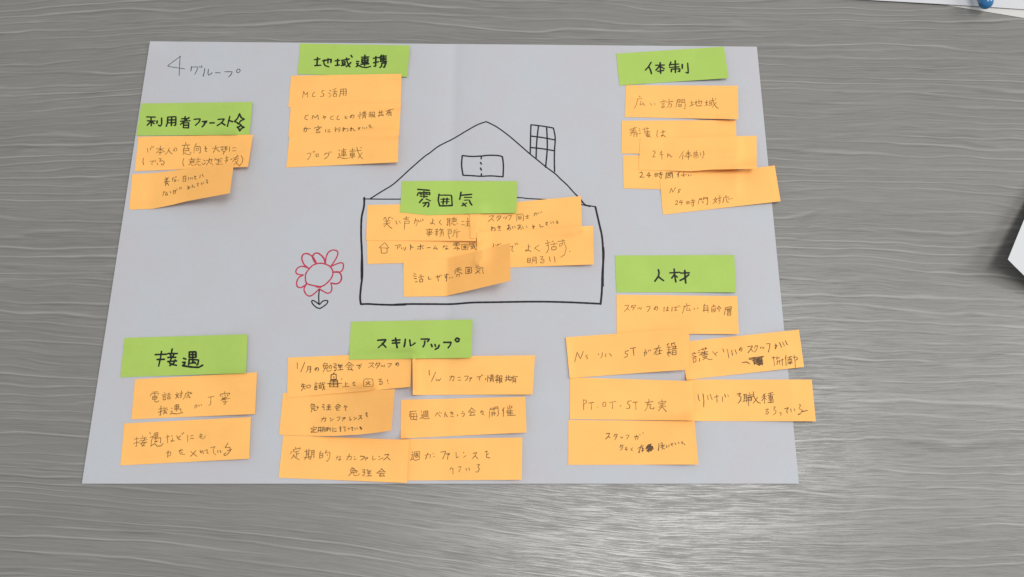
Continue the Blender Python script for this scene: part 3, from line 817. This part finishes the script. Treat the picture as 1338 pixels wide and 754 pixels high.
note('orange', [(370, 568.5), (534.5, 575), (531.5, 631), (364, 624.2)], [(14, """
165,405 168,418; 150,425 145,440; 148,425 205,410 198,425; 155,445 190,437; 172,440 172,485; 152,462 140,490 128,500; 148,470 165,490 195,508; 172,462 195,455; 132,440 125,460;
240,440 290,432; 255,425 252,485; 275,420 272,482; 255,455 273,452; 255,468 273,466; 235,492 290,482; 248,495 240,510; 270,490 278,502; 298,432 295,480 285,505; 298,432 318,428 315,490; 297,448 317,445; 297,465 316,462;
372,435 362,455; 365,455 362,495; 365,455 390,452 388,490 362,495; 364,472 388,470; 418,430 408,455; 412,448 448,445 445,490 425,522 415,515; 422,462 428,475;
498,490 520,485; 510,475 500,505; 528,480 535,488; 530,495 530,510 518,512 522,502 540,510; 585,485 625,478 620,505 608,508; 608,460 600,485 585,510; 645,480 652,488; 645,508 662,500; 695,478 735,482 722,498 700,512; 735,495 760,490 750,502; 742,500 738,515; 800,475 798,512 822,500; 848,478 856,484; 845,508 885,492; 895,468 932,462 915,488 888,510; 915,485 942,510;
632,570 615,590; 625,580 650,578 640,592; 618,598 655,592 652,612 620,615 618,598; 635,595 635,614; 625,615 600,640; 640,612 645,638 680,635 690,622; 655,595 672,600 662,618;
712,592 735,588 732,602 715,608 735,612 725,640 715,632; 760,585 748,600 785,598; 752,610 780,606; 755,622 782,618; 768,600 765,638; 748,642 790,638;
872,580 855,600 832,618; 872,582 892,602 905,608; 855,608 885,605; 845,622 898,618; 868,622 850,642 890,640; 885,628 898,645""")],
     'orange sticky note reading 定期的なカンファレンス勉強会, at the bottom edge of the sheet', lift=0.0010, width=0.00041)
note('orange', [(369.9, 513.4), (516, 508.6), (511.2, 562.4), (364.5, 568)], [(14, """
300,45 288,65; 298,55 322,52 315,65; 292,70 325,65 322,88 295,90 292,70; 308,68 308,88; 302,92 292,118; 315,90 320,105 338,100; 335,72 355,80; 348,68 345,95;
385,55 400,52 398,68 385,70 385,78 402,76 398,102; 425,58 450,55; 420,72 455,68; 438,60 436,95; 425,82 452,80; 418,98 455,95; 512,50 500,65 488,78; 515,52 535,68; 502,72 520,70; 495,85 528,80; 510,85 500,102 528,98; 560,75 590,65 585,82; 570,60 578,105;
375,172 415,165 410,190 400,192; 398,155 390,175 375,195; 448,165 455,172; 450,190 478,172; 505,160 532,155 525,175 510,190; 548,165 575,160 565,175; 558,168 552,190; 612,155 612,185 625,178; 645,158 650,163; 645,182 668,162; 685,148 708,145 698,160 680,178; 698,160 710,172; 740,128 755,125; 748,118 745,140; 760,140 742,145 760,158;
315,232 315,240; 292,250 292,258; 292,250 340,242 335,250; 300,262 332,258; 315,262 315,282; 302,268 292,285; 298,280 335,282; 350,245 380,242; 355,238 355,268; 372,238 372,268; 345,268 382,265; 352,275 348,282; 370,272 375,280; 388,240 385,280; 388,240 402,238 400,278; 388,252 400,250; 388,262 400,260;
415,245 412,272; 415,245 428,243 428,270 412,272; 413,258 428,256; 440,242 432,252; 438,250 455,248 452,272 445,272; 440,258 445,262; 472,242 472,280; 485,255 500,252; 485,275 502,272; 535,235 528,248; 540,245 530,258; 535,255 535,278; 555,240 575,238; 570,245 572,275; 592,250 608,248 602,265; 618,245 638,242 628,258 635,268; 652,245 655,262; 668,242 672,258; 690,240 705,238 695,250 712,250 702,262""")],
     'orange sticky note with three lines beginning 勉強会や, bent up at its right end', lift=0.0165, u0=0.22, power=1.5, inkmat=M_PEN_DARK,
     stations=[(0.22, (402, 512.4), (400, 569.5)), (0.48, (440, 511.2), (435, 569.8)), (0.72, (475, 510), (471, 567.8)), (0.88, (498, 509.2), (495, 565))])
note('orange', [(376.4, 467.3), (538, 460.5), (536.3, 505.6), (374.8, 519.8)], [(13, """
178,400 180,452; 242,395 208,478; 265,432 262,465 252,480; 265,432 290,430 288,482 280,478; 265,446 289,444; 264,460 288,458; 340,445 330,468 322,458 335,442 352,445 355,460 345,472;
402,402 390,425; 400,412 428,408 420,425; 395,428 432,424 430,445 396,448 395,428; 413,425 412,446; 408,448 398,465 390,480; 420,446 425,472 455,468 460,460; 438,430 462,425 460,448 452,450; 450,418 442,450;
478,412 498,410 498,428 480,430 480,445 500,442 495,468 482,465; 520,412 512,425 550,420; 515,432 550,428; 518,440 550,438; 532,425 532,460; 512,462 555,458; 605,398 590,415 572,432; 608,400 625,415 642,425; 595,425 622,422; 585,440 632,435; 605,442 592,462 630,458; 620,448 635,468;
665,425 698,420 682,440 690,452; 702,412 708,420; 695,432 702,440; 768,408 808,402 790,425 765,442; 788,425 808,442; 832,402 820,425; 832,408 860,402 850,425 828,448; 832,420 848,430; 868,425 872,435; 880,424 884,432; 898,420 892,438; 920,412 955,408 945,425 925,440; 1000,405 992,425 985,415 998,402 1012,405 1012,420 1002,430;
225,572 212,592; 218,585 245,580; 210,600 248,595; 230,582 228,610 212,632; 230,605 245,620; 258,588 258,610 285,608 287,585 258,588;
328,562 335,568; 318,578 345,574; 322,588 342,586; 322,598 342,596; 322,606 322,625 340,623 342,605 322,606; 355,575 385,570; 370,562 370,572; 355,588 400,580; 358,595 358,615 378,613 380,593 358,595; 358,604 378,603; 388,562 392,595 405,625; 402,598 385,628; 400,565 408,572;
575,560 575,600; 575,578 595,576; 548,602 605,598; 540,535 548,537; 632,570 655,565; 645,558 635,578; 652,575 638,590 658,592; 735,536 725,545 722,598 795,598 802,590 800,540 790,535 735,536; 742,560 750,568; 758,552 765,562; 778,560 745,585; 748,568 780,585;
845,540 872,535 850,560 878,555 880,575 860,585 850,578 868,570; 920,540 922,558; 925,570 928,575""")],
     'orange sticky note reading 1/月の勉強会で with an overwritten symbol in its second line', lift=0.0030, inkmat=M_PEN_DARK,
     dark=[(13, "480,485 475,495; 458,500 455,540; 458,500 498,495 500,540; 456,540 500,538; 476,518 482,524; 450,548 445,600; 450,548 510,545 512,602; 447,602 512,602; 428,575 545,572; 460,560 505,558; 455,585 510,582; 478,545 478,600")])
note('orange', [(524, 522.4), (686.3, 518.4), (687.9, 565.2), (523.5, 573)], [(15, """
162,552 212,548; 165,552 155,595; 170,570 168,615; 170,570 215,568 218,622; 165,595 222,592; 168,615 215,618; 192,570 192,615;
255,548 260,560; 252,580 265,578 258,605; 245,610 262,602 290,612 325,608; 275,550 272,600; 275,550 308,545 310,600; 282,562 302,560; 280,575 305,572; 292,552 292,575; 283,582 283,595 300,592 300,580 283,582;
368,590 385,560 410,592; 402,555 406,562; 415,560 420,568; 452,555 445,595; 448,578 460,575 465,595 472,590; 490,560 515,558; 492,572 518,570; 505,550 510,582; 495,592 520,595; 550,575 556,585 548,588; 590,550 600,555; 585,568 612,565 605,585 592,595;
668,520 655,540 642,555; 668,522 688,540 700,548; 655,550 680,548; 648,562 695,558; 668,562 650,585 695,580; 685,570 695,585; 740,555 765,550; 752,542 745,562; 768,560 750,572 772,580;
822,525 815,560 812,605; 822,525 850,522 845,545; 820,535 846,533; 858,515 855,540; 858,515 885,512 888,580 875,590; 856,526 885,524; 830,560 862,556; 828,572 865,568; 840,556 835,590; 855,555 855,585;
935,520 920,545; 930,540 928,592; 962,512 962,528 998,522; 998,505 998,522; 980,500 980,525; 968,535 955,560; 965,548 965,588; 968,548 1005,542; 968,560 1003,556; 968,572 1005,568; 965,585 1028,582; 985,535 985,582""")],
     'orange sticky note reading 毎週べんきょう会を開催', lift=0.0024, width=0.00040)
note('orange', [(538.8, 466), (699, 464.3), (695.8, 515.5), (539.4, 516)], [(15, """
320,212 318,230 322,252; 372,228 338,305; 375,282 380,302 395,288 402,302 415,278; 485,268 525,262 520,295 510,298; 505,255 500,275 488,300; 555,272 575,270; 555,295 582,293; 608,262 642,260 630,285 615,300; 648,278 672,272 662,285; 658,282 652,305; 712,268 745,262 728,280 735,295; 748,250 752,258; 758,250 762,256;
785,278 782,292; 802,255 798,308; 808,270 812,275; 820,258 850,252; 820,268 850,264; 835,245 835,275; 815,280 855,275; 822,288 820,310; 822,288 848,285 845,310; 822,298 846,296;
865,262 890,258; 878,248 876,318; 862,275 892,272; 865,288 892,285; 862,298 892,296; 898,258 896,320; 898,260 918,258 915,275; 900,282 920,280 905,312; 902,290 920,312;
945,272 985,268; 955,255 955,288; 972,252 970,288; 940,292 990,288; 955,292 945,305; 975,290 985,302; 990,272 1045,265; 1015,255 990,300; 1008,282 1006,318; 1008,282 1032,280 1030,318; 1008,294 1031,292; 1008,305 1030,304""")],
     'orange sticky note reading 1/Wカンファで情報共有 with one corner curled up', lift=0.0018, inkmat=M_PEN_DARK, lleft=0.0012, curl=(0.0, 1.0, 0.0035, 0.42))
note('green', [(458.6, 420.3), (617.5, 417.4), (616, 467.4), (456, 470)], [(24, """
85,218 155,212 125,250 92,280; 122,242 152,278; 205,220 268,215; 205,242 265,238; 232,200 245,280; 312,210 308,245 302,272; 348,215 355,270 392,240;
442,208 512,208 495,228; 472,225 470,250 458,272; 525,252 532,270; 555,252 560,268; 590,258 582,280 558,292; 628,235 690,235 682,258 665,280;
735,200 722,215 735,230 752,225 757,208 735,200""")],
     'green sticky note reading スキルアップ at the lower middle of the sheet', lift=0.0020, width=0.00116)

# --- lower right group
note('orange', [(742.7, 549), (907.4, 550), (912.7, 607), (742.4, 607.4)], [(19, """
388,420 420,415 408,440 385,465; 408,438 422,455; 462,422 452,442; 462,425 482,422 475,445 460,470; 462,438 475,445; 508,445 512,452; 525,445 518,458; 550,432 578,430 570,448 558,465; 620,445 655,440 648,465; 640,430 630,468; 665,425 670,432; 690,410 695,418;
510,510 502,535; 510,515 530,512 522,540 508,555; 512,525 522,532; 548,535 560,530; 550,540 558,560; 608,535 592,548 605,560; 545,550 565,545; 650,540 700,515; 680,510 668,545 655,575; 665,550 662,578; 680,535 700,545; 678,560 700,555; 690,530 688,570;
820,500 825,515; 825,510 818,560; 835,500 850,490; 835,520 870,512; 850,500 850,548; 838,532 865,526; 860,540 870,545; 885,515 888,535; 905,510 908,520 900,525; 918,505 940,498 925,512 935,520; 955,495 962,510; 982,488 988,500; 1005,488 1020,485 1010,500 1030,502 1038,512""")],
     'orange sticky note reading スタッフが多く with a blacked out word, beneath PT OT ST', lift=0.0030, u0=0.5, inkmat=M_PEN_DARK,
     dark=[(19, "715,545 730,515 735,550 725,565; 722,540 750,510 742,560 765,520 752,565 770,530; 730,530 772,525; 728,540 775,535; 730,552 778,545; 735,512 760,505; 740,570 745,520; 755,505 762,560; 725,555 765,550; 745,520 770,545")])
note('orange', [(897.6, 496), (1060.6, 496), (1066, 550.5), (899, 550)], [(20, """
202,535 205,570 215,590; 242,530 250,590 248,640; 280,545 285,580; 300,535 318,580; 335,560 370,550; 355,540 358,600; 400,555 405,600; 420,535 428,560; 445,540 452,555;
522,535 555,525 535,550 555,555 552,585 530,610; 572,540 600,535; 582,535 580,590; 598,535 600,600; 582,552 598,550; 582,568 598,566; 570,595 605,585; 610,545 650,540; 625,520 628,545; 612,565 612,590 640,588 642,560 612,565; 612,577 640,574; 655,515 662,560 690,600 715,610; 690,560 655,610; 600,560 660,552; 615,590 618,630;
755,530 735,545; 722,560 765,550; 745,540 748,610; 742,565 725,590; 750,565 765,580; 815,520 780,530; 775,545 822,538; 785,555 785,578 812,575 815,552 785,555; 785,566 812,563; 798,530 800,605; 780,590 825,582; 775,605 825,598;
755,660 782,655 758,680 785,682 770,700 755,695; 820,640 838,638 822,662 842,668 840,690 820,705; 870,685 885,688 880,710; 912,655 945,645 930,670 935,690; 962,655 968,680; 990,652 998,675; 1030,620 1045,622 1030,655 1060,665 1040,700 1020,705 1035,690; 1050,680 1100,668""")],
     'orange sticky note ending そろっている, overhanging the sheet edge beside PT OT ST', lift=0.0020, inkmat=M_PEN_DARK, width=0.00042)
note('orange', [(744.6, 493), (905.5, 498), (907, 549.5), (744.6, 547.7)], [(19, """
205,140 205,225; 205,145 225,142 230,160 208,178; 245,168 288,162; 268,168 270,222; 318,200 322,202; 365,162 362,195 385,195 388,160 365,162; 415,162 470,155; 442,160 442,215; 505,190 512,192; 598,150 570,152 565,175 585,185 582,210 555,215; 608,162 650,158; 632,162 635,222;
740,138 742,155; 712,165 775,155; 738,165 722,185 760,178; 730,190 722,215 708,232; 750,188 752,215 780,215 782,205; 848,140 848,152; 822,160 820,172; 822,160 882,152 875,165; 828,175 872,168; 832,188 868,182; 820,202 880,195; 850,162 848,200 818,232; 850,200 870,222 885,240""")],
     'orange sticky note reading PT・OT・ST充実', lift=0.0014, width=0.00040)
note('orange', [(888.5, 447), (1043.9, 430.8), (1050.6, 479.5), (897, 496.3)], [(20, """
150,205 185,200; 155,215 182,225; 165,190 175,195; 160,245 165,275; 160,245 185,240 185,265 165,275; 155,232 188,228; 205,180 215,175; 200,195 222,190; 210,215 235,205; 215,240 212,265; 225,170 275,158; 240,155 245,175; 262,150 262,170; 235,185 228,205; 232,195 280,185; 235,205 278,198; 232,218 285,208; 255,180 255,215; 235,232 280,222 240,255; 245,232 295,250 320,248;
320,185 335,200; 360,190 338,205 350,218; 405,160 415,190; 440,165 448,195 455,240; 478,175 482,200 485,215; 505,170 520,205; 550,160 545,180 540,165 555,150 565,162 555,185;
610,145 650,138 635,165 612,195; 632,162 655,185; 675,135 665,158; 675,140 692,135 685,165 665,190; 712,148 718,160; 725,145 730,155; 745,148 735,162; 762,122 792,118 790,150 778,190; 830,135 850,130 840,160; 838,120 835,165; 870,110 888,150; 895,105 912,140; 918,95 935,130;
808,238 835,232; 820,225 830,300; 850,225 850,250; 845,240 870,235; 855,260 850,290; 870,255 872,290; 850,265 880,262; 892,245 895,300; 885,255 902,250; 925,215 918,245; 922,240 925,300; 935,235 975,225; 940,250 970,245; 940,250 942,275 972,270 970,245; 955,225 958,290; 935,285 978,278; 985,235 1010,228 1020,245 1005,255; 990,215 998,260 1000,315""")],
     'orange sticky note reading 護とリハのスタッフ with a scratched out word, overhanging the sheet edge', lift=0.0016, inkmat=M_PEN_DARK, width=0.00042,
     dark=[(20, "565,275 600,270 625,285; 620,240 740,225; 622,250 735,235 640,262 735,248 650,275 738,258 655,288 735,268 680,295 738,280 700,300; 660,235 665,290; 700,230 705,298; 725,228 730,295")])
note('orange', [(805.5, 385), (963.3, 387), (965.4, 436.4), (805.8, 436)], [(17, """
228,468 265,462 248,490 225,518; 248,488 268,508; 290,465 280,485; 290,468 318,462 308,485 292,505; 292,478 305,488; 335,485 338,495; 348,483 351,493; 365,482 358,500; 405,478 440,472 430,495 415,520; 485,480 475,505 468,495 480,475 498,478 500,495 488,508;
552,480 550,518; 568,488 590,486; 580,475 580,508 570,512 572,502 592,510; 618,478 615,515; 632,485 660,482; 648,472 648,505 638,510 640,500 660,508; 665,470 668,478; 678,468 682,475;
735,450 738,462; 712,475 765,465; 718,475 712,505 702,530; 742,480 735,508 765,505; 758,490 768,512; 798,488 802,500; 825,485 830,495;
885,455 878,470; 878,470 878,520; 878,470 912,466 912,525; 878,488 912,485; 878,505 912,502; 870,508 918,505;
940,478 975,475; 955,460 955,478; 958,468 970,467; 942,488 942,520; 942,520 972,518 972,485; 950,495 965,510; 965,492 950,512; 1002,468 985,495; 1002,470 1018,492; 992,502 1010,500 1000,520; 985,490 1005,488;
1055,485 1052,515 1045,542; 1055,485 1105,475 1105,490 1056,498; 1070,500 1072,518 1100,515 1102,498 1070,500; 1085,498 1085,516; 1072,508 1100,506; 1072,525 1072,550 1100,548 1100,522 1072,525; 1072,537 1100,535""")],
     'orange sticky note reading スタッフのはば広い年齢層, directly beneath green 人材', lift=0.0018)
note('orange', [(739.2, 440.7), (900.6, 429.2), (900.2, 482.8), (744.3, 494)], [(18, """
132,332 152,250 178,310 202,245; 238,275 222,282 225,292 238,295 232,312; 325,265 330,275; 358,255 358,280 345,302; 388,265 385,290; 415,262 435,285; 575,240 548,245 545,262 565,270 562,290 540,295; 588,222 632,215; 612,222 618,280;
700,258 725,248 720,270; 712,230 705,285; 735,235 740,248; 750,232 755,242; 782,228 838,215; 825,195 808,230 782,270; 800,245 800,278; 812,245 850,238; 828,228 828,265; 810,270 842,262;
890,190 905,182; 900,185 890,205; 925,182 955,175; 930,185 925,198; 945,180 955,190; 888,215 925,210; 905,200 905,290; 890,235 922,230; 888,255 925,250; 905,245 892,275; 908,250 925,268; 930,210 968,205; 940,200 940,225; 958,198 958,222; 928,228 970,222; 935,240 935,275; 935,240 965,236 965,272; 935,255 965,252; 935,275 965,272""")],
     'orange sticky note reading Ns リハ ST が在籍, raised at its right end', lift=0.0065, u0=0.2, lleft=0.0008, inkmat=M_PEN_DARK, width=0.00042)
note('green', [(803.5, 333.7), (959.5, 333.1), (961.7, 382), (805.5, 382)], [(29, """
380,220 392,270 380,330 322,408; 385,335 425,370 465,398; 568,272 730,262; 640,208 648,320 668,420; 640,300 600,358; 648,310 690,340; 745,275 888,270; 815,232 818,330 830,438; 878,302 810,360 738,395""")],
     'green sticky note reading 人材 right of the drawn house', lift=0.0012, width=0.00118)

# ------------------------------------------------------------------ papers at the upper right
def flat_paper(name, quad_pts, z, mat, label, nu=24, nv=16, fn=None):
    pts = []
    for j in range(nv + 1):
        for i in range(nu + 1):
            u, v = i / nu, j / nv
            p = quad_pts[0].lerp(quad_pts[1], u).lerp(quad_pts[3].lerp(quad_pts[2], u), v)
            p = p.copy()
            p.z = z + (fn(u, v) if fn else 0)
            pts.append(p)
    o, bv = grid_sheet(name, pts, nu, nv, mat, 0.00015)
    tag(o, label, 'paper', 'loose papers around the sheet')
    LAYERS.append(bv)
    return o


def rect_from(a, b, depth, length):
    """rectangle on the table whose near edge runs from a through b; extends away from the camera"""
    d = (b - a).normalized()
    n = Vector((-d.y, d.x, 0))
    e = a + d * length
    return [a + n * depth, e + n * depth, e, a]


b0, b1 = unproj(1245, 8.6), unproj(1338, 24)
dB = (b1 - b0).normalized()
flat_paper('loose_paper', rect_from(b0 - dB * 0.06, b1, 0.21, 0.297), 0.0004, M_CREAM,
           'cream sheet peeking out beneath the white paper by the blue pen')
a0, a1 = unproj(1116, 0), unproj(1338, 13.8)
dA = (a1 - a0).normalized()
flat_paper('loose_paper', rect_from(a0 - dA * 0.012, a1, 0.21, 0.297), 0.0010, M_WHITE,
           'white paper lying on the table under the blue pen', fn=lambda u, v: 0.0006 * math.sin(u * 5) ** 2)

# sheet at the right edge with its near corner raised off the table
zc = 0.019
c0 = unproj(1317, 339, zc)
c1 = unproj(1338, 305.5, zc + 0.004)
c2 = unproj(1338, 351.5, zc - 0.001)
e1 = (c1 - c0).normalized()
e2 = (c2 - c0)
e2 = (e2 - e1 * e2.dot(e1)).normalized()
pts = []
nu, nv = 30, 20
for j in range(nv + 1):
    for i in range(nu + 1):
        a = 0.21 * i / nu
        b = 0.148 * j / nv
        q = c0 + e1 * a * 0.96 + e2 * b
        dist = (a * 0.45 + b * 1.1)
        q.z = 0.0008 + 0.0182 * max(0.0, 1 - dist / 0.060) ** 1.4
        pts.append(q)
op, _bv = grid_sheet('loose_paper', pts, nu, nv, M_WHITE, 0.00015)
# the raised sheet is held up by the stack below it
tag(op, 'white paper with its pointed corner raised, entering at the right edge', 'paper', 'loose papers around the sheet')

# ------------------------------------------------------------------ blue pen lying on the papers
M_BLUE = plain('blue_plastic', (0.012, 0.125, 0.30), 0.22, 0.6)
M_METAL = plain('steel', (0.6, 0.6, 0.6), 0.25, 0.5, 1.0)


def lathe(name, prof, mat, parent, seg=40):
    """prof: (distance along the pen, radius)"""
    verts, faces = [], []
    for (s, r) in prof:
        for k in range(seg):
            a = 2 * math.pi * k / seg
            verts.append(Vector((math.cos(a) * r, s, math.sin(a) * r)))
    for i in range(len(prof) - 1):
        for k in range(seg):
            a, b = i * seg + k, i * seg + (k + 1) % seg
            faces.append((a, a + seg, b + seg, b))
    faces.append(tuple(range(seg)))
    faces.append(tuple((len(prof) - 1) * seg + k for k in reversed(range(seg))))
    return link(name, verts, faces, mat, parent)


pen = bpy.data.objects.new('blue_pen', None)
COL.objects.link(pen)
tag(pen, 'glossy blue pen with a rounded end lying on the white papers', 'pen')
RP = 0.0047
pz = 0.0018 + RP + 0.0045
pe = unproj(1288.4, 2.8, pz)
pen.location = pe
pen.rotation_euler = (math.radians(-3.2), 0, math.radians(5))
prof = [(-RP * math.cos(math.radians(t)), max(0.0001, RP * math.sin(math.radians(t)))) for t in range(2, 91, 8)]
lathe('end_cap', prof + [(0.012, RP * 1.0)], M_BLUE, pen)
lathe('barrel', [(0.0122, RP * 0.96), (0.05, RP * 0.98), (0.095, RP), (0.096, RP * 0.9)], M_BLUE, pen)
lathe('grip', [(0.0962, RP * 0.97), (0.105, RP * 1.02), (0.122, RP * 0.9)], M_MARKER, pen)
lathe('tip', [(0.1222, RP * 0.85), (0.132, RP * 0.35), (0.135, 0.0004)], M_METAL, pen)
